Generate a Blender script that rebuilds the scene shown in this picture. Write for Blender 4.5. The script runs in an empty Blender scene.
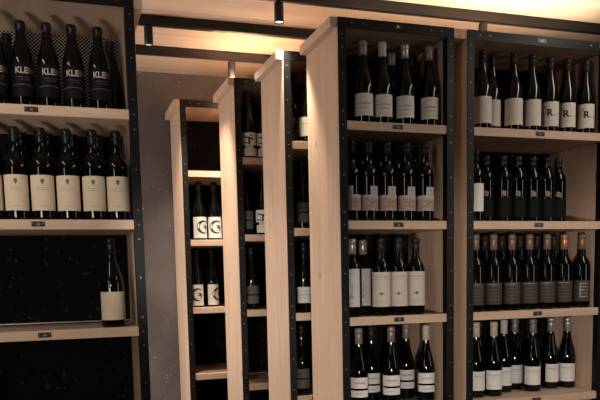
import bpy, bmesh, math, random
from mathutils import Vector, Matrix
random.seed(7)
C = bpy.context.scene.collection
EYE = 1.45                      # camera height
PI = math.pi

# ---------------------------------------------------------------- materials
def new_mat(name):
    m = bpy.data.materials.new(name); m.use_nodes = True
    nt = m.node_tree; b = nt.nodes['Principled BSDF']
    return m, nt, b
def plain(name, col, rough=.5, metal=0, spec=.5, noise=.0, nscale=60, bump=0):
    m, nt, b = new_mat(name)
    b.inputs['Roughness'].default_value = rough; b.inputs['Metallic'].default_value = metal
    b.inputs['Specular IOR Level'].default_value = spec
    b.inputs['Base Color'].default_value = (*col, 1)
    if noise or bump:
        tc = nt.nodes.new('ShaderNodeTexCoord'); n = nt.nodes.new('ShaderNodeTexNoise')
        n.inputs['Scale'].default_value = nscale; n.inputs['Detail'].default_value = 4
        nt.links.new(tc.outputs['Object'], n.inputs['Vector'])
        if noise:
            mx = nt.nodes.new('ShaderNodeMix'); mx.data_type = 'RGBA'
            mx.inputs['A'].default_value = (*[c*(1-noise) for c in col], 1)
            mx.inputs['B'].default_value = (*[min(1, c*(1+noise)) for c in col], 1)
            nt.links.new(n.outputs['Fac'], mx.inputs['Factor']); nt.links.new(mx.outputs['Result'], b.inputs['Base Color'])
        if bump:
            bp = nt.nodes.new('ShaderNodeBump'); bp.inputs['Strength'].default_value = bump; bp.inputs['Distance'].default_value = .002
            nt.links.new(n.outputs['Fac'], bp.inputs['Height']); nt.links.new(bp.outputs['Normal'], b.inputs['Normal'])
    return m
def wood(name, axis, c0, c1, knot=(.2, .1, .05), boards=None, scale=1.0):
    """pine with grain running along the given axis"""
    m, nt, b = new_mat(name); N = nt.nodes; L = nt.links
    tc = N.new('ShaderNodeTexCoord'); mp = N.new('ShaderNodeMapping')
    s = [9*scale]*3; s[axis] = .8*scale; mp.inputs['Scale'].default_value = s
    oi = N.new('ShaderNodeObjectInfo'); add = N.new('ShaderNodeVectorMath'); add.operation = 'ADD'
    mul = N.new('ShaderNodeMath'); mul.operation = 'MULTIPLY'; mul.inputs[1].default_value = 37
    L.new(oi.outputs['Random'], mul.inputs[0])
    L.new(tc.outputs['Object'], add.inputs[0]); L.new(mul.outputs[0], add.inputs[1])
    L.new(add.outputs[0], mp.inputs['Vector'])
    n1 = N.new('ShaderNodeTexNoise'); n1.inputs['Scale'].default_value = 3; n1.inputs['Detail'].default_value = 6; n1.inputs['Distortion'].default_value = .6
    L.new(mp.outputs[0], n1.inputs['Vector'])
    r = N.new('ShaderNodeValToRGB'); r.color_ramp.elements[0].position = .3; r.color_ramp.elements[1].position = .72
    r.color_ramp.elements[0].color = (*c0, 1); r.color_ramp.elements[1].color = (*c1, 1)
    L.new(n1.outputs['Fac'], r.inputs['Fac'])
    # knots: sparse voronoi spots, stretched along the grain
    mp2 = N.new('ShaderNodeMapping'); s2 = [6.5*scale]*3; s2[axis] = 3.6*scale; mp2.inputs['Scale'].default_value = s2
    L.new(add.outputs[0], mp2.inputs['Vector'])
    v = N.new('ShaderNodeTexVoronoi'); v.inputs['Scale'].default_value = 1.0; L.new(mp2.outputs[0], v.inputs['Vector'])
    kr = N.new('ShaderNodeValToRGB'); kr.color_ramp.elements[0].position = .03; kr.color_ramp.elements[1].position = .09
    kr.color_ramp.elements[0].color = (.75, .75, .75, 1); kr.color_ramp.elements[1].color = (0, 0, 0, 1)
    L.new(v.outputs['Distance'], kr.inputs['Fac'])
    mx = N.new('ShaderNodeMix'); mx.data_type = 'RGBA'; mx.inputs['B'].default_value = (*knot, 1)
    L.new(kr.outputs['Color'], mx.inputs['Factor']); L.new(r.outputs['Color'], mx.inputs['A'])
    out = mx.outputs['Result']
    if boards:
        sp = N.new('ShaderNodeSeparateXYZ'); L.new(tc.outputs['Object'], sp.inputs[0])
        md = N.new('ShaderNodeMath'); md.operation = 'PINGPONG'; md.inputs[1].default_value = boards/2
        L.new(sp.outputs[1], md.inputs[0])
        lt = N.new('ShaderNodeMath'); lt.operation = 'LESS_THAN'; lt.inputs[1].default_value = .0025; L.new(md.outputs[0], lt.inputs[0])
        m2 = N.new('ShaderNodeMix'); m2.data_type = 'RGBA'; m2.inputs['B'].default_value = (*[c*.55 for c in c0], 1)
        L.new(lt.outputs[0], m2.inputs['Factor']); L.new(out, m2.inputs['A']); out = m2.outputs['Result']
    L.new(out, b.inputs['Base Color']); b.inputs['Roughness'].default_value = .55
    b.inputs['Specular IOR Level'].default_value = .3
    return m
PINE0, PINE1 = (.53, .37, .266), (.66, .478, .352)
M = {}
M['wood_z'] = wood('pine_upright', 2, PINE0, PINE1)
M['wood_x'] = wood('pine_shelf', 0, PINE0, PINE1)
M['wood_y'] = wood('pine_cap', 1, PINE0, PINE1)
M['ceil'] = wood('pine_ceiling', 0, (.66, .49, .37), (.76, .60, .47), boards=.30, scale=.6)
M['steel'] = plain('blackened_steel', (.007, .007, .008), .45, .0, .25, .35, 35, .15)
M['track'] = plain('matt_black_track', (.008, .0075, .0075), .5, 0, .3)
M['rivet'] = plain('bright_rivet', (.20, .20, .20), .4, .7)
M['zinc'] = plain('zinc_lip', (.45, .42, .38), .4, .7, .5, .6, 260)
M['tag'] = plain('black_tag', (.012, .01, .01), .35)
M['ink_white'] = plain('white_print', (.62, .58, .55), .6)
M['ink_grey'] = plain('grey_print', (.30, .28, .27), .6)
M['ink_pale'] = plain('pale_print', (.42, .37, .34), .6)
M['ink_rust'] = plain('dull_rust_print', (.085, .045, .04), .6)
M['ink_dim'] = plain('dim_print', (.12, .10, .09), .6)
M['ink_dark'] = plain('dark_print', (.03, .028, .028), .6)
M['ink_red'] = plain('rust_print', (.16, .075, .06), .6)
M['glass'] = plain('dark_bottle_glass', (.0022, .0025, .0023), .07, 0, .38)
M['foil_black'] = plain('black_foil', (.007, .007, .008), .35, 0, .3)
M['foil_grey'] = plain('grey_foil', (.30, .28, .26), .4, .35)
M['foil_white'] = plain('white_foil', (.62, .58, .52), .45, .1)
M['foil_silver'] = plain('silver_foil', (.52, .49, .45), .32, .6)
M['foil_rose'] = plain('rose_grey_foil', (.33, .26, .25), .4, .4)
M['foil_tan'] = plain('tan_foil', (.27, .175, .12), .4, .3)
M['foil_orange'] = plain('copper_foil', (.55, .27, .14), .35, .5)
M['foil_cream'] = plain('cream_foil', (.58, .53, .43), .45, .1)
M['foil_dim'] = plain('dull_bronze_foil', (.030, .022, .018), .4, .2, .3)
M['lab_cream'] = plain('cream_label', (.66, .54, .40), .7, 0, .3, .05, 90)
M['lab_white'] = plain('white_label', (.74, .72, .69), .7, 0, .3, .04, 90)
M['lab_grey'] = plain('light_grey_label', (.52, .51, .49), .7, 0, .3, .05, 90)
M['lab_off'] = plain('off_white_label', (.62, .57, .50), .7, 0, .3, .04, 90)
M['lab_pink'] = plain('pink_pattern_label', (.47, .33, .30), .7, 0, .3, .55, 130)
M['lab_beige'] = plain('beige_label', (.55, .49, .42), .7, 0, .3, .04, 90)
M['lab_brown'] = plain('dark_brown_label', (.050, .042, .038), .7, 0, .3, .15, 120)
M['lab_black'] = plain('black_label', (.005, .0048, .005), .6, 0, .12)
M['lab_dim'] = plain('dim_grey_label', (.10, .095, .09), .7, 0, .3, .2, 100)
M['lab_tan'] = plain('tan_sticker', (.26, .20, .14), .6, 0, .3)
M['wall'] = plain('dark_plaster', (.10, .085, .08), .8, 0, .3)
M['floor'] = plain('dark_floor', (.05, .042, .038), .5, 0, .4, .3, 6)
M['wall_plain'] = plain('room_plaster', (.05, .042, .038), .85, 0, .3, .1, 4)
def speckled_wall(m):
    nt = m.node_tree; N = nt.nodes; L = nt.links; b = N['Principled BSDF']
    tc = N.new('ShaderNodeTexCoord')
    n = N.new('ShaderNodeTexNoise'); n.inputs['Scale'].default_value = 2.2; n.inputs['Detail'].default_value = 8; n.inputs['Roughness'].default_value = .65
    L.new(tc.outputs['Object'], n.inputs['Vector'])
    r = N.new('ShaderNodeValToRGB'); r.color_ramp.elements[0].position = .3; r.color_ramp.elements[1].position = .75
    r.color_ramp.elements[0].color = (.085, .073, .070, 1); r.color_ramp.elements[1].color = (.175, .155, .148, 1)
    L.new(n.outputs['Fac'], r.inputs['Fac'])
    v = N.new('ShaderNodeTexVoronoi'); v.inputs['Scale'].default_value = 26; v.inputs['Randomness'].default_value = 1
    n3 = N.new('ShaderNodeTexNoise'); n3.inputs['Scale'].default_value = 9; n3.inputs['Detail'].default_value = 5
    L.new(tc.outputs['Object'], n3.inputs['Vector'])
    mxv = N.new('ShaderNodeMix'); mxv.data_type = 'VECTOR'; mxv.inputs['Factor'].default_value = .25
    L.new(tc.outputs['Object'], mxv.inputs['A']); L.new(n3.outputs['Color'], mxv.inputs['B']); L.new(mxv.outputs['Result'], v.inputs['Vector'])
    n2 = N.new('ShaderNodeTexNoise'); n2.inputs['Scale'].default_value = 4; n2.inputs['Detail'].default_value = 3
    L.new(tc.outputs['Object'], n2.inputs['Vector'])
    gt = N.new('ShaderNodeMath'); gt.operation = 'MULTIPLY_ADD'; gt.inputs[1].default_value = .55; gt.inputs[2].default_value = -.205
    L.new(n2.outputs['Fac'], gt.inputs[0])
    lt = N.new('ShaderNodeMath'); lt.operation = 'LESS_THAN'; L.new(v.outputs['Distance'], lt.inputs[0]); L.new(gt.outputs[0], lt.inputs[1])
    mx = N.new('ShaderNodeMix'); mx.data_type = 'RGBA'; mx.inputs['B'].default_value = (.45, .43, .42, 1)
    L.new(lt.outputs[0], mx.inputs['Factor']); L.new(r.outputs['Color'], mx.inputs['A']); L.new(mx.outputs['Result'], b.inputs['Base Color'])
speckled_wall(M['wall'])
def mesh_metal(bright=None):
    """black expanded-metal sheet: diamond lattice of dull wire over dark holes"""
    m, nt, b = new_mat('expanded_metal'); N = nt.nodes; L = nt.links
    tc = N.new('ShaderNodeTexCoord'); sp = N.new('ShaderNodeSeparateXYZ'); L.new(tc.outputs['Object'], sp.inputs[0])
    def mth(op, a, bb=None):
        n = N.new('ShaderNodeMath'); n.operation = op
        for i, x in enumerate((a, bb)):
            if x is None: continue
            if isinstance(x, (int, float)): n.inputs[i].default_value = x
            else: L.new(x, n.inputs[i])
        return n.outputs[0]
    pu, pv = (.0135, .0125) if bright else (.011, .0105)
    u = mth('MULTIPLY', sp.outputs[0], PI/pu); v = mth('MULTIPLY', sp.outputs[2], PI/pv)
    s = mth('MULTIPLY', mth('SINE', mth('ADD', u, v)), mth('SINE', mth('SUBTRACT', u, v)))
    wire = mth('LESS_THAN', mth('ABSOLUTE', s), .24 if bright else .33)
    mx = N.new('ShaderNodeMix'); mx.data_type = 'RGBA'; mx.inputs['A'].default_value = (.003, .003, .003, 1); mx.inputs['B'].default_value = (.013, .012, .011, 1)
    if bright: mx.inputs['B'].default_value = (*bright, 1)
    L.new(wire, mx.inputs['Factor'])
    nz = N.new('ShaderNodeTexNoise'); nz.inputs['Scale'].default_value = 45; nz.inputs['Detail'].default_value = 3; L.new(tc.outputs['Object'], nz.inputs['Vector'])
    sp2 = mth('MULTIPLY', wire, mth('GREATER_THAN', nz.outputs['Fac'], .66))
    mx2 = N.new('ShaderNodeMix'); mx2.data_type = 'RGBA'; mx2.inputs['B'].default_value = (.07, .065, .06, 1)  # glints off the wire, put into the colour as pale specks
    L.new(sp2, mx2.inputs['Factor']); L.new(mx.outputs['Result'], mx2.inputs['A']); L.new(mx2.outputs['Result'], b.inputs['Base Color'])
    b.inputs['Metallic'].default_value = .0; b.inputs['Roughness'].default_value = .75
    L.new(mth('MULTIPLY', wire, .06), b.inputs['Specular IOR Level'])
    return m
M['mesh'] = mesh_metal(); M['mesh_lit'] = mesh_metal((.48, .44, .40))  # second copy has the light on the lattice put into paler wire
def emit(name, col, s):
    m, nt, b = new_mat(name); b.inputs['Emission Color'].default_value = (*col, 1); b.inputs['Emission Strength'].default_value = s
    b.inputs['Base Color'].default_value = (*col, 1); return m
M['lens'] = emit('lamp_lens', (1, .9, .75), 2.5)
M['lens_off'] = emit('lamp_lens_dim', (1, .85, .65), .25)

# ---------------------------------------------------------------- mesh helpers
def box(bm, x0, x1, y0, y1, z0, z1, mi=0, bev=0):
    vs = [bm.verts.new((x, y, z)) for x in (x0, x1) for y in (y0, y1) for z in (z0, z1)]
    fs = [(0,1,3,2), (4,6,7,5), (0,4,5,1), (2,3,7,6), (0,2,6,4), (1,5,7,3)]
    faces = []
    for f in fs:
        fc = bm.faces.new([vs[i] for i in f]); fc.material_index = mi; faces.append(fc)
    if bev:
        es = list({e for f in faces for e in f.edges})
        r = bmesh.ops.bevel(bm, geom=es, offset=bev, segments=2, affect='EDGES', profile=.5)
        for f in r['faces']: f.material_index = mi
def lathe(bm, prof, seg=32, mi=0, cx=0, cy=0, smooth=True):
    rings = []
    for r, z in prof:
        if r < 1e-6: rings.append([bm.verts.new((cx, cy, z))])
        else: rings.append([bm.verts.new((cx+r*math.sin(2*PI*k/seg), cy-r*math.cos(2*PI*k/seg), z)) for k in range(seg)])
    for a, b in zip(rings, rings[1:]):
        for k in range(seg):
            k2 = (k+1) % seg
            if len(a) == 1: f = bm.faces.new((a[0], b[k2], b[k])) if len(b) > 1 else None
            elif len(b) == 1: f = bm.faces.new((a[k], a[k2], b[0]))
            else: f = bm.faces.new((a[k], a[k2], b[k2], b[k]))
            if f: f.material_index = mi; f.smooth = smooth
def finish(bm, name):
    bmesh.ops.recalc_face_normals(bm, faces=bm.faces)
    me = bpy.data.meshes.new(name); bm.to_mesh(me); bm.free(); return me
def link(name, me, mats, parent=None, loc=(0,0,0)):
    if mats is not None and not len(me.materials):
        for m in mats: me.materials.append(m)
    o = bpy.data.objects.new(name, me); C.objects.link(o); o.location = loc
    if parent: o.parent = parent
    return o
def tag(o, label, cat, group=None, kind=None):
    o['label'] = label; o['category'] = cat
    if group: o['group'] = group
    if kind: o['kind'] = kind
    return o
def empty(name, loc, rz=0):
    o = bpy.data.objects.new(name, None); C.objects.link(o); o.location = loc; o.rotation_euler = (0, 0, rz)
    o.empty_display_size = .05; return o
_text = {}
def text_polys(s, height, bold=0.0):
    """outline text as a list of triangles in the plane, centred, cap height = height"""
    key = (s, bold)
    if key not in _text:
        cu = bpy.data.curves.new('lettering', 'FONT'); cu.body = s; cu.size = 1; cu.offset = bold; cu.resolution_u = 3
        o = bpy.data.objects.new('lettering', cu); C.objects.link(o)
        bpy.context.view_layer.update()
        dg = bpy.context.evaluated_depsgraph_get()
        me = bpy.data.meshes.new_from_object(o.evaluated_get(dg))
        me.calc_loop_triangles()
        tris = [[tuple(me.vertices[i].co[:2]) for i in t.vertices] for t in me.loop_triangles]
        bpy.data.objects.remove(o); bpy.data.curves.remove(cu); bpy.data.meshes.remove(me)
        xs = [p[0] for t in tris for p in t]; ys = [p[1] for t in tris for p in t]
        w, h = max(xs)-min(xs), max(ys)-min(ys); cx, cy = (max(xs)+min(xs))/2, (max(ys)+min(ys))/2
        _text[key] = ([[((p[0]-cx)/h, (p[1]-cy)/h) for p in t] for t in tris], w/h)
    tris, asp = _text[key]
    return [[(p[0]*height, p[1]*height) for p in t] for t in tris], asp*height

# ---------------------------------------------------------------- bottles
def profile(shape, r, H):
    if shape == 'burgundy':
        return [(0, .006), (r*.55, .004), (r*.86, .0), (r*.97, .002), (r, .008), (r, .135), (r*.985, .148), (r*.93, .163), (r*.80, .183), (r*.64, .203), (r*.52, .219),
                (.0165, .234), (.0150, .25), (.0143, H-.022), (.0143, H-.020), (.0160, H-.019), (.0160, H-.006), (.0142, H-.003), (.0135, H), (0, H)]
    if shape == 'bordeaux':
        return [(0, .006), (r*.55, .004), (r*.86, .0), (r*.97, .002), (r, .008), (r, .170), (r*.985, .182), (r*.93, .193), (r*.80, .204), (r*.62, .213), (r*.48, .222),
                (.0160, .233), (.0148, .25), (.0142, H-.022), (.0142, H-.020), (.0158, H-.019), (.0158, H-.006), (.0142, H-.003), (.0135, H), (0, H)]
def capsule_profile(H, length):
    z0 = H-length
    return [(.0148, z0), (.0160, z0+.0006), (.0153, H-.024), (.0152, H-.0205), (.0168, H-.0195), (.0168, H-.0055), (.0150, H-.0015), (.0142, H+.0008), (0, H+.0008)]
class Lab:
    """paper and print wrapped round a bottle of radius r; u runs to the viewer's right"""
    def __init__(s, r): s.r = r; s.bm = bmesh.new(); s.mats = []
    def mi(s, m):
        if m not in s.mats: s.mats.append(m)
        return s.mats.index(m)
    def pt(s, u, z, lift):
        R = s.r+.0007+lift; a = u/s.r
        return s.bm.verts.new((R*math.sin(a), -R*math.cos(a), z))
    def patch(s, u0, u1, z0, z1, m, lift=0):
        n = max(1, int(abs(u1-u0)/.0035)); mi = s.mi(m)
        a = [(s.pt(u0+(u1-u0)*k/n, z0, lift), s.pt(u0+(u1-u0)*k/n, z1, lift)) for k in range(n+1)]
        for p, q in zip(a, a[1:]):
            f = s.bm.faces.new((p[0], q[0], q[1], p[1])); f.material_index = mi; f.smooth = True
    def poly(s, pts, m, lift=.0005):
        # cut into narrow upright strips so that it follows the curve of the glass
        W = .004; us = [p[0] for p in pts]; a, b = min(us), max(us); n = max(1, math.ceil((b-a)/W)); mi = s.mi(m)
        def clip(P, c, sg):
            out = []
            for p, q in zip(P, P[1:]+P[:1]):
                ip, iq = sg*(p[0]-c) >= -1e-9, sg*(q[0]-c) >= -1e-9
                if ip: out.append(p)
                if ip != iq:
                    t = (c-p[0])/(q[0]-p[0]); out.append((c, p[1]+t*(q[1]-p[1])))
            return out
        for k in range(n):
            P = clip(list(pts), a+(b-a)*k/n, 1)
            if len(P) > 2: P = clip(P, a+(b-a)*(k+1)/n, -1)
            if len(P) > 2:
                f = s.bm.faces.new([s.pt(u, z, lift) for u, z in P]); f.material_index = mi
    def text(s, t, u, z, h, m, bold=0, sx=1, lift=.0006):
        tr, w = text_polys(t, h, bold)
        for q in tr: s.poly([(u+p[0]*sx, z+p[1]) for p in q], m, lift)
        return w*sx
    def arc(s, u, z, R, a0, a1, w0, w1, m, lift=.0006, n=14):
        """crescent: thickness runs w0 at the ends to w1 in the middle"""
        pr = None; mi = s.mi(m)
        for k in range(n+1):
            t = k/n; a = a0+(a1-a0)*t; w = w0+(w1-w0)*math.sin(PI*t)
            cur = (s.pt(u+(R-w)*math.cos(a), z+(R-w)*math.sin(a), lift), s.pt(u+R*math.cos(a), z+R*math.sin(a), lift))
            if pr:
                f = s.bm.faces.new((pr[0], cur[0], cur[1], pr[1])); f.material_index = mi
            pr = cur
    def disc(s, u, z, R, m, lift=.0006, n=12, sz=1):
        s.poly([(u+R*math.cos(2*PI*k/n), z+R*sz*math.sin(2*PI*k/n)) for k in range(n)], m, lift)
    def script(s, u0, u1, z, h, m, seedv):
        """a line of print too small to read: a row of short strokes"""
        rnd = random.Random(seedv); u = u0
        while u < u1:
            w = rnd.uniform(.0015, .004); s.patch(u, min(u+w, u1), z-h/2*rnd.uniform(.6, 1), z+h/2, m, .0004); u += w+rnd.uniform(.0008, .002)
    def done(s, name): 
        me = bpy.data.meshes.new(name); bmesh.ops.recalc_face_normals(s.bm, faces=s.bm.faces); s.bm.to_mesh(me); s.bm.free()
        for m in s.mats: me.materials.append(M[m])
        return me

def lab_klein(r):
    L = Lab(r); L.patch(-.052, .052, .030, .138, 'lab_black')
    L.text('KLE', -.0010, .113, .0205, 'ink_pale', .03, .90)
    L.text('IN', .0290, .113, .0205, 'ink_dim', .02, .80)  # fading round the curve is put into a dimmer print
    L.script(-.014, .026, .091, .004, 'ink_rust', 3); L.script(-.010, .022, .083, .003, 'ink_rust', 4)
    for k in range(10):
        u0 = -.036+k*.0072; f = lambda u: .062+.004*math.cos(u/.036*PI/2)
        L.poly([(u0, f(u0)), (u0+.0072, f(u0+.0072)), (u0+.0072, f(u0+.0072)+.0028), (u0, f(u0)+.0028)], 'ink_rust')
    return L.done('label')
def lab_crest(r):
    L = Lab(r); L.patch(-.0475, .0475, .030, .147, 'lab_cream')
    L.disc(0, .128, .006, 'ink_dim', sz=1.15); L.poly([(-.005, .124), (.005, .124), (0, .115)], 'ink_dim')
    L.patch(-.022, .022, .1045, .1058, 'ink_grey', .0004); L.script(-.018, .018, .098, .003, 'ink_grey', 8); L.script(-.012, .012, .045, .002, 'ink_grey', 9)
    return L.done('label')
def lab_single(r):
    L = Lab(r); L.patch(-.056, .056, .025, .123, 'lab_cream'); return L.done('label')
def lab_white(r):
    L = Lab(r); L.patch(-.044, .044, .028, .111, 'lab_white')
    L.script(-.028, .028, .073, .006, 'ink_grey', 5); L.script(-.022, .022, .058, .004, 'ink_grey', 6); L.patch(-.028, .028, .0395, .0405, 'ink_grey', .0004); L.script(-.006, .006, .098, .003, 'ink_grey', 2)
    return L.done('label')
def lab_pink(r, side=1):
    L = Lab(r); a, b = (.002, .040) if side > 0 else (-.036, .006)
    L.patch(-.047, .047, .040, .100, 'lab_pink'); L.patch(a, b, .100, .133, 'lab_grey')
    L.patch(-.047, .047, .088, .1001, 'lab_beige', .0003)
    L.disc((a+b)/2, .119, .005, 'ink_grey'); L.script(a+.006, b-.006, .105, .003, 'ink_grey', 11)
    for k in range(9): L.arc(-.036+k*.009, .064+.008*math.sin(k*2.1), .010, .4+k, 3.0+k, .0006, .0022, 'ink_red', n=7)
    return L.done('label')
def lab_tall(r):
    L = Lab(r); L.patch(-.034, .034, .039, .187, 'lab_grey')
    for k in range(7): L.patch(-.004+.002*(k%2), .006, .125-k*.006, .129-k*.006, 'ink_grey', .0004)
    L.disc(0, .078, .009, 'ink_grey'); L.script(-.016, .016, .055, .003, 'ink_grey', 3); L.script(-.016, .016, .165, .003, 'ink_grey', 13)
    return L.done('label')
def lab_beige(r):
    L = Lab(r); L.patch(-.046, .046, .036, .172, 'lab_beige')
    L.patch(-.04, .04, .143, .1445, 'ink_grey', .0004); L.script(-.03, .03, .153, .005, 'ink_grey', 14)
    L.disc(0, .087, .006, 'ink_dim'); L.disc(-.010, .087, .003, 'ink_grey'); L.disc(.010, .087, .003, 'ink_grey'); L.patch(-.03, .03, .060, .0612, 'ink_grey', .0004); L.script(-.024, .024, .053, .003, 'ink_grey', 15)
    return L.done('label')
def lab_band(r):
    L = Lab(r); L.patch(-.042, .042, .081, .125, 'lab_white'); L.patch(-.042, .042, .0455, .073, 'lab_white')
    L.script(-.022, .022, .103, .007, 'ink_grey', 16); L.script(-.014, .014, .059, .004, 'ink_grey', 17)
    return L.done('label')
def lab_plain(r):
    L = Lab(r); L.patch(-.048, .048, .022, .128, 'lab_off'); L.script(-.008, .008, .036, .002, 'lab_beige', 18); return L.done('label')
def lab_R(r):
    L = Lab(r); L.patch(-.045, .045, .024, .124, 'lab_off')
    L.text('R', 0, .080, .029, 'ink_dark', .04)
    L.arc(-.012, .093, .012, 1.2, 2.9, .0008, .003, 'ink_dim'); L.poly([(-.024, .100), (-.010, .095), (-.010, .0925), (-.022, .096)], 'ink_dim'); L.poly([(-.022, .083), (-.014, .080), (-.018, .074)], 'ink_grey')
    L.script(.013, .034, .069, .0035, 'ink_dim', 19); L.script(-.012, .012, .046, .002, 'ink_grey', 20)
    return L.done('label')
def lab_strip(r):
    L = Lab(r); L.patch(-.022, .034, .04, .152, 'lab_white'); return L.done('label')
def lab_dark(r):
    L = Lab(r); L.patch(-.048, .048, .02, .10, 'lab_black'); L.poly([(-.012, .112), (.008, .105), (.010, .126), (-.009, .134)], 'lab_tan', .0002); return L.done('label')
def lab_brown(r, bright=False):
    L = Lab(r); L.patch(-.042, .042, .027, .118, 'lab_brown')
    for k in range(5): L.script(-.006 if bright else -.026, .024, .104-k*.014, .004, 'ink_grey' if bright else 'ink_dim', 30+k)
    if bright: L.patch(-.012, -.007, .045, .108, 'ink_grey', .0004); L.patch(-.012, .012, .045, .049, 'ink_grey', .0004); L.patch(-.012, .012, .104, .108, 'ink_grey', .0004); L.patch(-.012, .008, .075, .079, 'ink_grey', .0004)
    else: L.patch(-.03, .02, .110, .1125, 'ink_grey', .0004)
    return L.done('label')
def lab_white2(r):
    L = Lab(r); L.patch(-.042, .042, .030, .112, 'lab_white')
    L.script(-.03, .03, .092, .004, 'ink_grey', 21); L.script(-.02, .03, .084, .003, 'lab_grey', 22); L.patch(-.03, .03, .045, .046, 'lab_grey', .0004)
    return L.done('label')
def lab_swirl(r):
    L = Lab(r); L.patch(-.05, .05, .0105, .125, 'lab_white')
    L.arc(.012, .070, .036, .75, 5.3, .002, .016, 'ink_dark', n=24); L.arc(.020, .064, .017, -1.2, 2.2, .002, .009, 'ink_dark')
    L.disc(.006, .040, .005, 'ink_dark'); L.poly([(.012, .066), (.026, .060), (.030, .066), (.024, .072)], 'ink_dark')
    return L.done('label')
def lab_bird(r):
    L = Lab(r); L.patch(-.044, .044, .062, .122, 'lab_white'); L.patch(-.036, .044, .0105, .048, 'lab_white'); L.patch(-.02, .022, .048, .062, 'lab_grey')
    L.patch(-.005, .005, .066, .098, 'ink_dark', .0006); L.poly([(-.030, .100), (-.026, .105), (.012, .100), (.012, .092)], 'ink_dark'); L.poly([(.0, .102), (.020, .094), (.024, .087), (.004, .090)], 'ink_dark')
    L.disc(.010, .110, .005, 'ink_dark'); L.arc(0, .026, .017, 0, PI, .001, .006, 'lab_grey'); L.arc(-.02, .062, .015, 0, PI*.9, .001, .006, 'ink_dark')
    return L.done('label')
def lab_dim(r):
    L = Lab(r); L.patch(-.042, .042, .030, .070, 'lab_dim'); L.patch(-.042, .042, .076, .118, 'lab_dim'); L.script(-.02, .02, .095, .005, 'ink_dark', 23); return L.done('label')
def lab_side(r):
    L = Lab(r); L.patch(-.045, .045, .028, .108, 'lab_off'); L.script(-.02, .02, .08, .004, 'ink_grey', 24); return L.done('label')
def lab_lab(r):
    L = Lab(r); L.patch(-.045, .045, .043, .114, 'lab_grey'); L.script(-.03, .03, .095, .006, 'ink_grey', 25); L.patch(-.04, .04, .078, .080, 'ink_dim', .0004); L.script(-.03, .03, .066, .004, 'ink_grey', 26); return L.done('label')

# kind: shape, radius, height, label builder, capsule material, capsule length
KINDS = {
 'klein': ('burgundy', .036, .276, lab_klein, 'foil_black', .05), 'kleinback': ('burgundy', .036, .276, None, 'foil_black', .05),
 'crest': ('bordeaux', .0395, .305, lab_crest, 'foil_black', .05), 'crestback': ('bordeaux', .0392, .305, None, 'foil_black', .05),
 'single': ('burgundy', .0415, .310, lab_single, 'foil_black', .06),
 'white': ('burgundy', .037, .312, lab_white, 'foil_grey', .055), 'back': ('burgundy', .036, .308, None, 'foil_dim', .05),
 'pink': ('bordeaux', .0355, .305, lab_pink, 'foil_dim', .05), 'tall': ('bordeaux', .0365, .302, lab_tall, 'foil_silver', .058),
 'beige': ('bordeaux', .0362, .305, lab_beige, 'foil_dim', .055), 'band': ('burgundy', .037, .320, lab_band, 'foil_cream', .062),
 'bandback': ('burgundy', .036, .320, lab_band, 'foil_grey', .062),
 'plain': ('burgundy', .0365, .315, lab_plain, 'foil_dim', .05), 'R': ('burgundy', .0365, .308, lab_R, 'foil_dim', .05),
 'strip': ('bordeaux', .036, .285, lab_strip, 'foil_black', .05), 'dark': ('bordeaux', .0335, .275, lab_dark, 'tag', .05),
 'brown': ('bordeaux', .037, .318, lab_brown, 'foil_tan', .064), 'brownback': ('bordeaux', .036, .318, None, 'foil_dim', .064),
 'white2': ('burgundy', .0365, .320, lab_white2, 'foil_cream', .062),
 'swirl': ('burgundy', .037, .315, lab_swirl, 'foil_black', .05), 'bird': ('burgundy', .0365, .315, lab_bird, 'foil_black', .05),
 'dim': ('burgundy', .0365, .310, lab_dim, 'foil_black', .05), 'side': ('burgundy', .036, .305, lab_side, 'foil_black', .05), 'lab': ('burgundy', .0365, .310, lab_lab, 'foil_black', .05),
}
_bm = {}
def bottle_meshes(kind, variant=None):
    shape, r, H, lf, cap, cl = KINDS[kind]
    k = (shape, r, H)
    if k not in _bm:
        bm = bmesh.new(); lathe(bm, profile(shape, r, H), 36); _bm[k] = finish(bm, 'bottle_body'); _bm[k].materials.append(M['glass'])
    body = _bm[k]
    k = ('cap', H, cl, cap)
    k2 = ('lab', kind, variant)
    if k2 not in _bm: _bm[k2] = lf(r) if (lf and variant is None) else (lf(r, variant) if lf else None)
    return body, _bm[k2], H, cl, cap
def capsule_mesh(H, cl, mat):
    k = ('cap', H, cl, mat)
    if k not in _bm:
        bm = bmesh.new(); lathe(bm, capsule_profile(H, cl), 24); _bm[k] = finish(bm, 'capsule'); _bm[k].materials.append(M[mat])
    return _bm[k]
def bottle(kind, x, y, z, rz, label, group, cap=None, variant=None):
    body, lab, H, cl, c0 = bottle_meshes(kind, variant)
    root = empty('wine_bottle', (x, y, z), rz)
    tag(root, label, 'wine bottle', group)
    link('bottle_body', body, None, root)
    link('capsule', capsule_mesh(H, cl, cap or c0), None, root)
    if lab: link('paper_label', lab, None, root)
    return root

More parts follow.
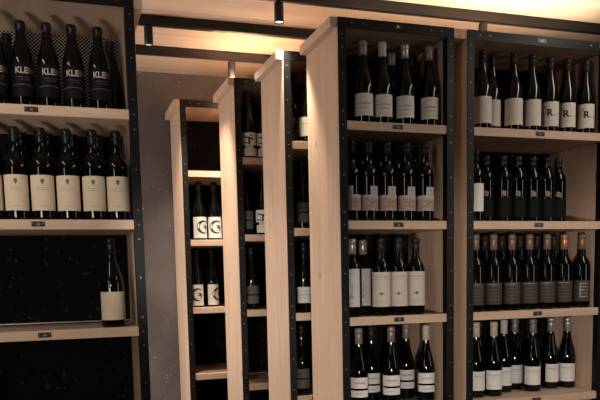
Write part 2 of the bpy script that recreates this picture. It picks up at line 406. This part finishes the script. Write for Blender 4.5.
# ---------------------------------------------------------------- cabinets
ZS = [EYE+.5697-.37*k for k in range(6)]       # shelf tops
ZTOP = EYE+.9396
DEPTH, SIDE, POST, THK, CAP, OVER = .353, .030, .0328, .033, .036, .028
def cabinet(label, xi0, xi1, yf, lit_top, first_number):
    """xi0..xi1 is the opening between the posts, yf the front face"""
    xo0, xo1 = xi0-POST, xi1+POST; cx = (xi0+xi1)/2; w = xo1-xo0
    root = empty('shelf_cabinet', (cx, yf, 0)); tag(root, label, 'shelf cabinet', 'pine and steel wine shelf cabinets')
    h = w/2; zc = ZTOP-CAP
    for sx in (-1, 1):
        bm = bmesh.new(); a, b = sorted((sx*h, sx*(h-SIDE))); box(bm, a, b, 0, DEPTH, .0, zc-.0003, 0, .0012)
        link('side_panel', finish(bm, 'side_panel'), [M['wood_z']], root)
    bm = bmesh.new(); box(bm, -h-OVER, h+OVER, -.0005, DEPTH+.003, zc, ZTOP, 0, .0015)
    link('top_panel', finish(bm, 'top_panel'), [M['wood_y']], root)
    for sx in (-1, 1):
        bm = bmesh.new(); a, b = sorted((sx*(h-.0015), sx*(h-POST))); box(bm, a, b, -.0045, -.0005, 0, ZTOP-CAP, 0, .0006)
        a2, b2 = sorted((sx*(h-SIDE-.0003), sx*(h-POST))); box(bm, a2, b2, -.002, .030, 0, ZTOP-CAP-.0005, 0)
        px = sx*(h-POST*.5)
        for zs in ZS:
            for dz in (.033, -.017, -.066): add_rivet(bm, px, zs+dz)
        for zz in (ZS[0]+.310, ZS[0]+.262): add_rivet(bm, px, zz)
        for zs in ZS: add_rivet(bm, px, zs+.17)
        link('post', finish(bm, 'post'), [M['steel'], M['rivet']], root)
    bm = bmesh.new(); box(bm, -h+.0015, h-.0015, -.0048, -.0008, ZTOP-CAP-.002, ZTOP, 0, .0006)
    for px in (-h+.058, -h+.103, h-.058, h-.103): add_rivet(bm, px, ZTOP-.017)
    rail = link('top_rail', finish(bm, 'top_rail'), [M['steel'], M['rivet']], root)
    bm = bmesh.new(); box(bm, -.021, .021, -.0062, -.0049, ZTOP-.026, ZTOP-.009, 0, .0004); box(bm, -.0045, .0055, -.0066, -.0062, ZTOP-.0225, ZTOP-.0125, 1)
    link('number_tag', finish(bm, 'number_tag'), [M['tag'], M['ink_white']], rail)
    for k, zs in enumerate(ZS):
        bm = bmesh.new(); box(bm, -h+SIDE+.0004, h-SIDE-.0004, -.001, DEPTH-.018, zs-THK, zs, 0, .0012)
        sh = link('shelf', finish(bm, 'shelf'), [M['wood_x']], root)
        bm = bmesh.new(); zc2 = zs-.0150; box(bm, -.0215, .0215, -.0026, -.0012, zc2-.0085, zc2+.0085, 0, .0004)
        for sx in (-.0165, .0165):
            lathe_y(bm, sx, -.0027, zc2+.003, .0018, 1)
        tr, tw = text_polys(str(first_number+2*k), .0085, .02)
        for q in tr:
            f = bm.faces.new([bm.verts.new((p[0], -.0029, zc2+p[1]-.0005)) for p in q]); f.material_index = 1
        link('number_tag', finish(bm, 'number_tag'), [M['tag'], M['ink_grey']], sh)
    bm = bmesh.new(); box(bm, -h+SIDE+.0005, h-SIDE-.0005, DEPTH-.012, DEPTH-.006, .05, ZS[0]-.0002 if lit_top else zc-.0008, 0)
    if lit_top: box(bm, -h+SIDE+.0005, h-SIDE-.0005, DEPTH-.012, DEPTH-.006, ZS[0], zc-.0008, 2)  # top compartment: same mesh with light painted into its colour
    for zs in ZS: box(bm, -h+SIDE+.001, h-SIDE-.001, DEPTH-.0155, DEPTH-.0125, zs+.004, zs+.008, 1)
    link('back_panel', finish(bm, 'back_panel'), [M['mesh'], M['zinc'], M['mesh_lit']], root)
    bm = bmesh.new(); box(bm, -h+SIDE+.0005, h-SIDE-.0005, .02, .045, 0.0, ZS[5]-THK-.0005, 0)
    link('plinth', finish(bm, 'plinth'), [M['steel']], root)
    return root
def lathe_y(bm, x, y, z, r, mi, n=8):
    c = bm.verts.new((x, y-.0006, z)); ring = [bm.verts.new((x+r*math.cos(2*PI*k/n), y, z+r*math.sin(2*PI*k/n))) for k in range(n)]
    for k in range(n):
        f = bm.faces.new((c, ring[k], ring[(k+1) % n])); f.material_index = mi
def add_rivet(bm, x, z): lathe_y(bm, x, -.0050, z, .0032, 1, 10)

YF, YA, YB, YC = 2.5414, 3.897, 3.4227, 2.9724
CABS = {
 'L': (-.386, .2359, YF, 40, 'wide pine shelf cabinet cut off by the left edge, nearest to the dark wall'),
 'A': (.6594, 1.0826, YA, 16, 'narrow pine shelf cabinet standing furthest back against the dark wall, stepped behind the others'),
 'B': (.8462, 1.2694, YB, 22, 'narrow pine shelf cabinet second from the dark wall, bird label bottles on its top shelf'),
 'C': (.9546, 1.3778, YC, 28, 'narrow pine shelf cabinet with a glaring lamp lit top corner, third from the dark wall'),
 'D': (1.0339, 1.4571, YF, 34, 'narrow pine shelf cabinet at the front of the stepped row, its whole front in view'),
 'E': (1.5787, 2.2047, YF, 46, 'wide pine shelf cabinet at the right edge, seven bottles on its top shelf'),
}
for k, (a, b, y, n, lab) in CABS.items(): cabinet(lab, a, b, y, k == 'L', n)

# ---------------------------------------------------------------- bottles on the shelves: world x and setback from the cabinet front
ORD = ['first', 'second', 'third', 'fourth', 'fifth', 'sixth', 'seventh']
def place(cab, row, kind, spots, text, group, caps=None, variants=None, turns=None):
    yf = CABS[cab][2]
    for i, (x, dy) in enumerate(spots):
        y = yf+dy; face = math.atan2(x, y)           # labels are turned out towards the aisle
        t = (turns[i] if turns else 0)+random.uniform(-.08, .08)
        lab = text[i] if isinstance(text, list) else text.replace('#', ORD[i])
        bottle(kind, x, y, ZS[row]+.0004, -face*.85+t, lab, group, caps[i] if caps else None, variants[i] if variants else None)
place('L', 0, 'klein', [(-.177,.055),(-.097,.055),(-.016,.055),(.064,.055),(.149,.055)],
      ['black bottle with white block lettering, cut by the left edge on the top shelf'] +
      ['black bottle with white block lettering, %s whole one from the left, top shelf' % o for o in ORD[:3]] +
      ['black bottle with white block lettering, last on the right of the left cabinet top shelf'], 'white lettered black bottles, top shelf of the left cabinet')
place('L', 0, 'kleinback', [(-.148,.2),(.199,.2)], ['plain dark bottle behind the white lettered bottles, near the left edge', 'plain dark bottle behind the white lettered bottles, in the back right corner'], 'dark bottles in the back row, top shelf of the left cabinet')
place('L', 1, 'crest', [(-.219,.05),(-.137,.05),(-.055,.05),(.028,.05),(.112,.05),(.1925,.05)],
      ['cream crest label bottle cut by the left edge, second shelf of the left cabinet'] +
      ['cream crest label bottle, %s whole one from the left, front row, second shelf' % o for o in ORD[:4]] +
      ['cream crest label bottle, rightmost in the front row beside the pine side panel'], 'cream label bottles, second shelf of the left cabinet')
place('L', 1, 'crestback', [(-.202,.15),(-.117,.15),(-.028,.15),(.053,.15),(.139,.15)], '# dark bottle from the left in the row behind the cream crest labels', 'dark bottles in the back row, second shelf of the left cabinet')
place('L', 2, 'single', [(.157,.06)], ['lone dark bottle with a large blank cream label on the otherwise empty shelf'], 'bottle alone on the third shelf', turns=[.05])
place('D', 0, 'white', [(1.13,.06),(1.211,.06),(1.307,.06),(1.414,.06)],
      ['white label bottle with grey foil, leftmost on the front cabinet top shelf', 'white label bottle with bright white foil, second on the front cabinet top shelf',
       'white label bottle with shiny silver foil, third on the front cabinet top shelf', 'white label bottle with rose grey foil, right end of the front cabinet top shelf'],
      'white label bottles, top shelf of the front narrow cabinet', ['foil_grey', 'foil_white', 'foil_silver', 'foil_rose'])
place('D', 0, 'back', [(1.08,.2),(1.298,.16),(1.400,.18)], ['dark bottle in shadow at the back left of the front cabinet top shelf', 'dark bottle behind the gap between second and third white label bottles', 'dark bottle behind the gap between third and fourth white label bottles'],
      'dark bottles in the back row, top shelf of the front narrow cabinet', ['foil_black', 'foil_grey', 'foil_dim'])
place('D', 1, 'pink', [(1.0705,.05),(1.1435,.05),(1.223,.05),(1.306,.05),(1.388,.05)], '# bottle from the left with pink patterned stepped label, front cabinet second shelf',
      'pink patterned label bottles, second shelf of the front narrow cabinet', None, [-1, 1, 1, 1, 1])
place('D', 1, 'back', [(1.15,.14),(1.229,.14),(1.309,.14),(1.395,.14)], '# dark bottle from the left behind the pink patterned label bottles', 'dark bottles in the back row, second shelf of the front narrow cabinet', ['foil_black']*4)
place('D', 2, 'tall', [(1.070,.05),(1.147,.125)], ['bottle with tall narrow grey label and silver foil, beside the left steel post', 'bottle with tall narrow grey label and silver foil, set back second from the post'],
      'tall grey label bottles, third shelf of the front narrow cabinet', turns=[-.12, -.1])
place('D', 2, 'beige', [(1.1925,.05),(1.268,.05),(1.346,.05)], ['beige label bottle with small emblem, left of the three on the third shelf', 'beige label bottle with small emblem, middle of the three on the third shelf', 'beige label bottle with small emblem, right of the three on the third shelf'],
      'beige label bottles, third shelf of the front narrow cabinet')
place('D', 3, 'band', [(1.105,.08),(1.248,.08),(1.407,.08)], ['two band white label bottle with dull foil, left front on the lowest visible shelf', 'two band white label bottle with pale foil, middle front on the lowest visible shelf', 'two band white label bottle with bright cream foil, right front on the lowest visible shelf'],
      'two band label bottles, front row, fourth shelf of the front narrow cabinet', ['foil_grey', 'foil_rose', 'foil_cream'])
place('D', 3, 'bandback', [(1.20,.17),(1.30,.19),(1.376,.2)], ['two band label bottle behind, between the left and middle front bottles', 'two band label bottle behind, just right of the middle front bottle', 'two band label bottle behind, just left of the bright cream foil bottle'],
      'two band label bottles, back row, fourth shelf of the front narrow cabinet', ['foil_dim', 'foil_dim', 'foil_grey'])
place('E', 0, 'plain', [(1.653,.055),(1.7275,.10),(1.801,.055),(1.891,.055)], '# bottle from the left with blank off-white label, right cabinet top shelf', 'blank off-white label bottles, top shelf of the right cabinet')
place('E', 0, 'R', [(1.98,.055),(2.066,.055),(2.161,.055)], ['bottle with a letter R label, left of the three alike, right cabinet top shelf', 'bottle with a letter R label, middle of the three alike, right cabinet top shelf', 'bottle with a letter R label, rightmost against the pine side wall'],
      'letter R label bottles, top shelf of the right cabinet', turns=[-.12, -.05, .1])
place('E', 1, 'strip', [(1.62,.05)], ['bottle with a narrow white label beside the left post, right cabinet second shelf'], 'white strip bottle on the second shelf')
place('E', 1, 'dark', [(1.702,.10),(1.773,.08),(1.846,.08),(1.919,.08),(1.991,.08),(2.064,.10)], '# dark bottle from the left in the row with tiny tan stickers', 'tan sticker dark bottles, second shelf of the right cabinet')
place('E', 2, 'brown', [(1.6245,.055),(1.711,.055),(1.801,.055),(1.888,.055),(1.977,.055),(2.066,.055),(2.159,.055)],
      ['dark brown label bottle with tan foil, %s from the left on the third shelf' % o for o in ORD[:5]] + ['dark brown label bottle with an orange copper foil, sixth on the third shelf', 'dark brown label bottle with pale printed bars, rightmost on the third shelf'],
      'dark brown label bottles, third shelf of the right cabinet', ['foil_tan']*5+['foil_orange', 'foil_tan'], [False]*6+[True])
place('E', 2, 'brownback', [(1.724,.14),(1.809,.14),(1.901,.14),(1.989,.14),(2.079,.14)], '# dull foil bottle from the left behind the dark brown label bottles', 'dull foil bottles in the back row, third shelf of the right cabinet')
place('E', 3, 'white2', [(1.658,.10),(1.742,.095),(1.840,.165),(1.925,.205),(1.966,.13),(2.088,.165),(2.168,.15)], '# bottle from the left with plain white label, right cabinet fourth shelf',
      'plain white label bottles, fourth shelf of the right cabinet', ['foil_cream', 'foil_cream', 'foil_white', 'foil_grey', 'foil_grey', 'foil_silver', 'foil_silver'], None, [.5, 0, 0, .1, 0, .45, 0])
place('E', 3, 'back', [(1.725,.19),(2.04,.26)], '# dark bottle from the left behind the plain white label bottles', 'dark bottles in the back row, fourth shelf of the right cabinet')
place('A', 1, 'swirl', [(.724,.055),(.809,.055)], ['white label bottle with black swirl, left of the pair on the upper shelf', 'white label bottle with black swirl, right of the pair on the upper shelf'], 'black swirl label bottles, upper pair', turns=[.25, -.1])
place('A', 2, 'swirl', [(.697,.055),(.783,.075)], ['white label bottle with black swirl, left of the lower pair beside the post', 'white label bottle turned so its swirl faces right, lower pair'], 'black swirl label bottles, lower pair', turns=[-.35, .75])
place('B', 0, 'bird', [(.897,.055),(.9725,.055)], ['white bird label bottle whole in view beside the post, second cabinet top', 'white bird label bottle mostly hidden by the next cabinet, second cabinet top'], 'bird label bottles, upper pair')
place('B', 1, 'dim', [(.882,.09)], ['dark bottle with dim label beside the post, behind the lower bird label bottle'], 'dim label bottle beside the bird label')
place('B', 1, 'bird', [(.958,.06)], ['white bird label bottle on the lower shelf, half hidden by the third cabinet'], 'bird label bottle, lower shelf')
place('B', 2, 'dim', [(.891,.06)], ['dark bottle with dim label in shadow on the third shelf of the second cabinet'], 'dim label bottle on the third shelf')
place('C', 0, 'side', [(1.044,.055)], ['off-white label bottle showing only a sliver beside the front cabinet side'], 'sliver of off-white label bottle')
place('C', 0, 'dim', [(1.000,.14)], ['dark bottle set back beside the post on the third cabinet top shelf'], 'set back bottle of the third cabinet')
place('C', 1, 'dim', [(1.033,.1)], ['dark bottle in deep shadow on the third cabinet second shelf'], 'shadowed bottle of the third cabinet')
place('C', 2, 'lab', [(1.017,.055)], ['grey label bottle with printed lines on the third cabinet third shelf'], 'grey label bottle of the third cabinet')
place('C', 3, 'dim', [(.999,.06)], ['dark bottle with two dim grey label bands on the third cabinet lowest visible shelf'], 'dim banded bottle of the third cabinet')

# ---------------------------------------------------------------- room
ZC = EYE+1.172
X0, X1, Y0, Y1 = -3.0, 4.6, -1.6, 4.266
def struct(name, b, mat, axis_loc=(0,0,0)):
    bm = bmesh.new(); box(bm, *b); o = link(name, finish(bm, name), [mat]); o['kind'] = 'structure'; return o
struct('floor', (X0, X1, Y0, Y1, -.1, 0), M['floor'])
struct('ceiling', (X0, X1, Y0, Y1, ZC, ZC+.1), M['ceil'])
struct('wall_back', (X0-.1, X1+.1, Y1, Y1+.1, -.1, ZC+.1), M['wall'])
struct('wall_left', (X0-.1, X0, Y0, Y1, -.1, ZC+.1), M['wall_plain'])
struct('wall_right', (X1, X1+.1, Y0, Y1, -.1, ZC+.1), M['wall_plain'])
struct('wall_front', (X0-.1, X1+.1, Y0-.1, Y0, -.1, ZC+.1), M['wall_plain'])

# ---------------------------------------------------------------- lighting tracks and spotlights
TR_H, TR_D = .0425, .032
TRACKS = [(2.930, -1.2, 4.0, 'black lighting track nearest the camera, under the pine ceiling', 'near'),
          (3.357, .370, 4.0, 'black lighting track in the middle, its square end above the dark wall', 'mid'),
          (3.785, -1.2, 4.0, 'black lighting track furthest back, running closest to the dark wall', 'far')]
for y, xa, xb, lab, _ in TRACKS:
    t = empty('lighting_track', ((xa+xb)/2, y, ZC-.0002)); tag(t, lab, 'lighting track', 'black ceiling lighting tracks')
    h = (xb-xa)/2
    bm = bmesh.new(); box(bm, -h, h, 0, TR_D, -TR_H, 0, 0, .0015)
    link('track_body', finish(bm, 'track_body'), [M['track']], t)
    bm = bmesh.new(); box(bm, -h+.01, h-.01, TR_D/2-.006, TR_D/2+.006, -TR_H-.0015, -TR_H+.0005, 0)
    link('conductor_slot', finish(bm, 'conductor_slot'), [M['tag']], t)
def spotlight(x, y, label, lens, energy, tilt=(0, 0), angle=100, size=.018):
    z = ZC-TR_H-.0020; Lh = .085
    t = empty('spotlight', (x, y+TR_D/2, z)); tag(t, label, 'spotlight', 'black cylinder spotlights on the tracks')
    bm = bmesh.new(); lathe(bm, [(0, 0), (.012, 0), (.012, -.006), (0.0, -.006)], 20); link('track_adapter', finish(bm, 'track_adapter'), [M['steel']], t)
    bm = bmesh.new(); lathe(bm, [(0, -.006), (.0185, -.006), (.0195, -.008), (.0195, -Lh), (.0175, -Lh), (.0165, -Lh+.010), (0, -Lh+.012)], 24)
    link('lamp_housing', finish(bm, 'lamp_housing'), [M['track']], t)
    bm = bmesh.new(); lathe(bm, [(0, -Lh+.004), (.0160, -Lh+.004), (.0160, -Lh+.007), (0, -Lh+.007)], 20)
    link('lens', finish(bm, 'lens'), [M[lens]], t)
    if energy:
        l = bpy.data.lights.new('spot_beam', 'SPOT'); l.energy = energy; l.color = (1, .86, .68); l.spot_size = math.radians(angle); l.spot_blend = .7; l.shadow_soft_size = size
        o = bpy.data.objects.new('spot_beam', l); C.objects.link(o); o.location = (x, y+TR_D/2, z-Lh-.012); o.rotation_euler = (tilt[0], tilt[1], 0)
    return t
spotlight(.9025, 2.930, 'black cylinder spotlight with glowing end, hanging above the third cabinet corner', 'lens', 45, (0, 0), 64)
spotlight(1.876, 2.930, 'black cylinder spotlight rising behind the top of the right wide cabinet', 'lens_off', 45, (-.6, -.1), 150)
spotlight(.4158, 3.357, 'black cylinder spotlight near the square end of the middle track', 'lens_off', 45, (.50, -.42), 62)
spotlight(.896, 3.785, 'black cylinder spotlight on the far track, above the second cabinet', 'lens_off', 110, (-.5, -.3), 120)

WARM, GLOW = (1, .895, .79), (1, .86, .68)
def area(name, loc, target, size, energy, col=(1, .82, .62), sy=None):
    l = bpy.data.lights.new(name, 'AREA'); l.energy = energy; l.color = col; l.size = size
    if sy: l.shape = 'RECTANGLE'; l.size_y = sy
    o = bpy.data.objects.new(name, l); C.objects.link(o); o.location = loc
    o.rotation_euler = (Vector(target)-Vector(loc)).to_track_quat('-Z', 'Y').to_euler(); return o
def beam(name, loc, target, energy, angle, radius, col=WARM):
    l = bpy.data.lights.new(name, 'SPOT'); l.energy = energy; l.color = col; l.spot_size = math.radians(angle); l.spot_blend = .6; l.shadow_soft_size = radius
    o = bpy.data.objects.new(name, l); C.objects.link(o); o.location = loc
    o.rotation_euler = (Vector(target)-Vector(loc)).to_track_quat('-Z', 'Y').to_euler(); return o
area('streak_light_left', (-.75, 1.45, EYE+1.14), (-.75, 1.451, 0), .07, 7, WARM, sy=1.3)  # unseen overhead light added for the left shelf edges and bottle streaks
area('streak_light_right', (2.25, 1.55, EYE+1.14), (2.25, 1.551, 0), .10, 9, WARM, sy=1.4)  # unseen long overhead light added to streak the bottle necks
beam('gap_fill', (-.3, .9, EYE+.25), (.86, 3.4, EYE-.05), 95, 20, .08, (1, .92, .83))  # unseen beam added to brighten the stepped cabinet fronts
area('strip_fill_left', (-1.35, .5, EYE+.45), (.0, 2.7, EYE+.3), .16, 7, WARM, sy=1.0)  # unseen upright strip added for highlights on the left bottles
area('strip_fill_right', (2.9, .7, EYE+.35), (1.7, 2.7, EYE+.3), .16, 4, WARM, sy=1.0)  # unseen upright strip added for highlights on the right bottles
beam('low_fill_left', (-.9, .5, EYE-.1), (-.05, 2.6, EYE+.15), 34, 36, .20)  # unseen low beam added to lift the left cabinet interior
beam('upward_fill', (-.7, .7, EYE-.45), (-.06, 2.8, EYE+.86), 320, 11.5, .5)  # unseen narrow beam added to light the left top compartment from below
beam('low_fill_right', (.25, .1, EYE-.3), (1.7, 2.6, EYE-.62), 112, 46, .07)  # unseen low beam added for the right cabinets' lower shelves
area('side_fill', (-.5, 3.62, EYE-.25), (1.0, 3.40, EYE-.2), .45, 18, (1, .88, .80), sy=1.7)  # unseen area light added behind the left cabinet for the side panels
area('ceiling_fill_left', (.0, 2.72, EYE+.98), (.0, 2.721, EYE+2), .6, 1.3, GLOW, sy=.25)  # unseen uplight without fixture, added to brighten the ceiling on the left
area('ceiling_fill_right', (1.8, 2.75, EYE+.98), (1.8, 2.76, EYE+2), 1.2, 4.5, GLOW, sy=.3)  # unseen uplight without fixture, added to brighten the ceiling on the right

w = bpy.data.worlds.new('World'); bpy.context.scene.world = w; w.use_nodes = True
w.node_tree.nodes['Background'].inputs[0].default_value = (.9, .75, .6, 1); w.node_tree.nodes['Background'].inputs[1].default_value = .03

# ---------------------------------------------------------------- camera
cd = bpy.data.cameras.new('camera'); cam = bpy.data.objects.new('camera', cd); C.objects.link(cam)
R = Vector((.94958338, -.31280003, -.02115542)); U = Vector((.05317089, .09417796, .99413448)); F = Vector((.30897292, .94513843, -.10606168))
cam.matrix_world = Matrix(((R.x, U.x, -F.x, 0), (R.y, U.y, -F.y, 0), (R.z, U.z, -F.z, EYE), (0, 0, 0, 1)))
cd.sensor_width = 36; cd.sensor_fit = 'HORIZONTAL'; cd.lens = 709.889*36/600; cd.shift_y = 150.1/600; cd.clip_start = .05
bpy.context.scene.camera = cam
sc = bpy.context.scene
sc.view_settings.view_transform = 'Standard'; sc.view_settings.look = 'None'; sc.view_settings.exposure = .15
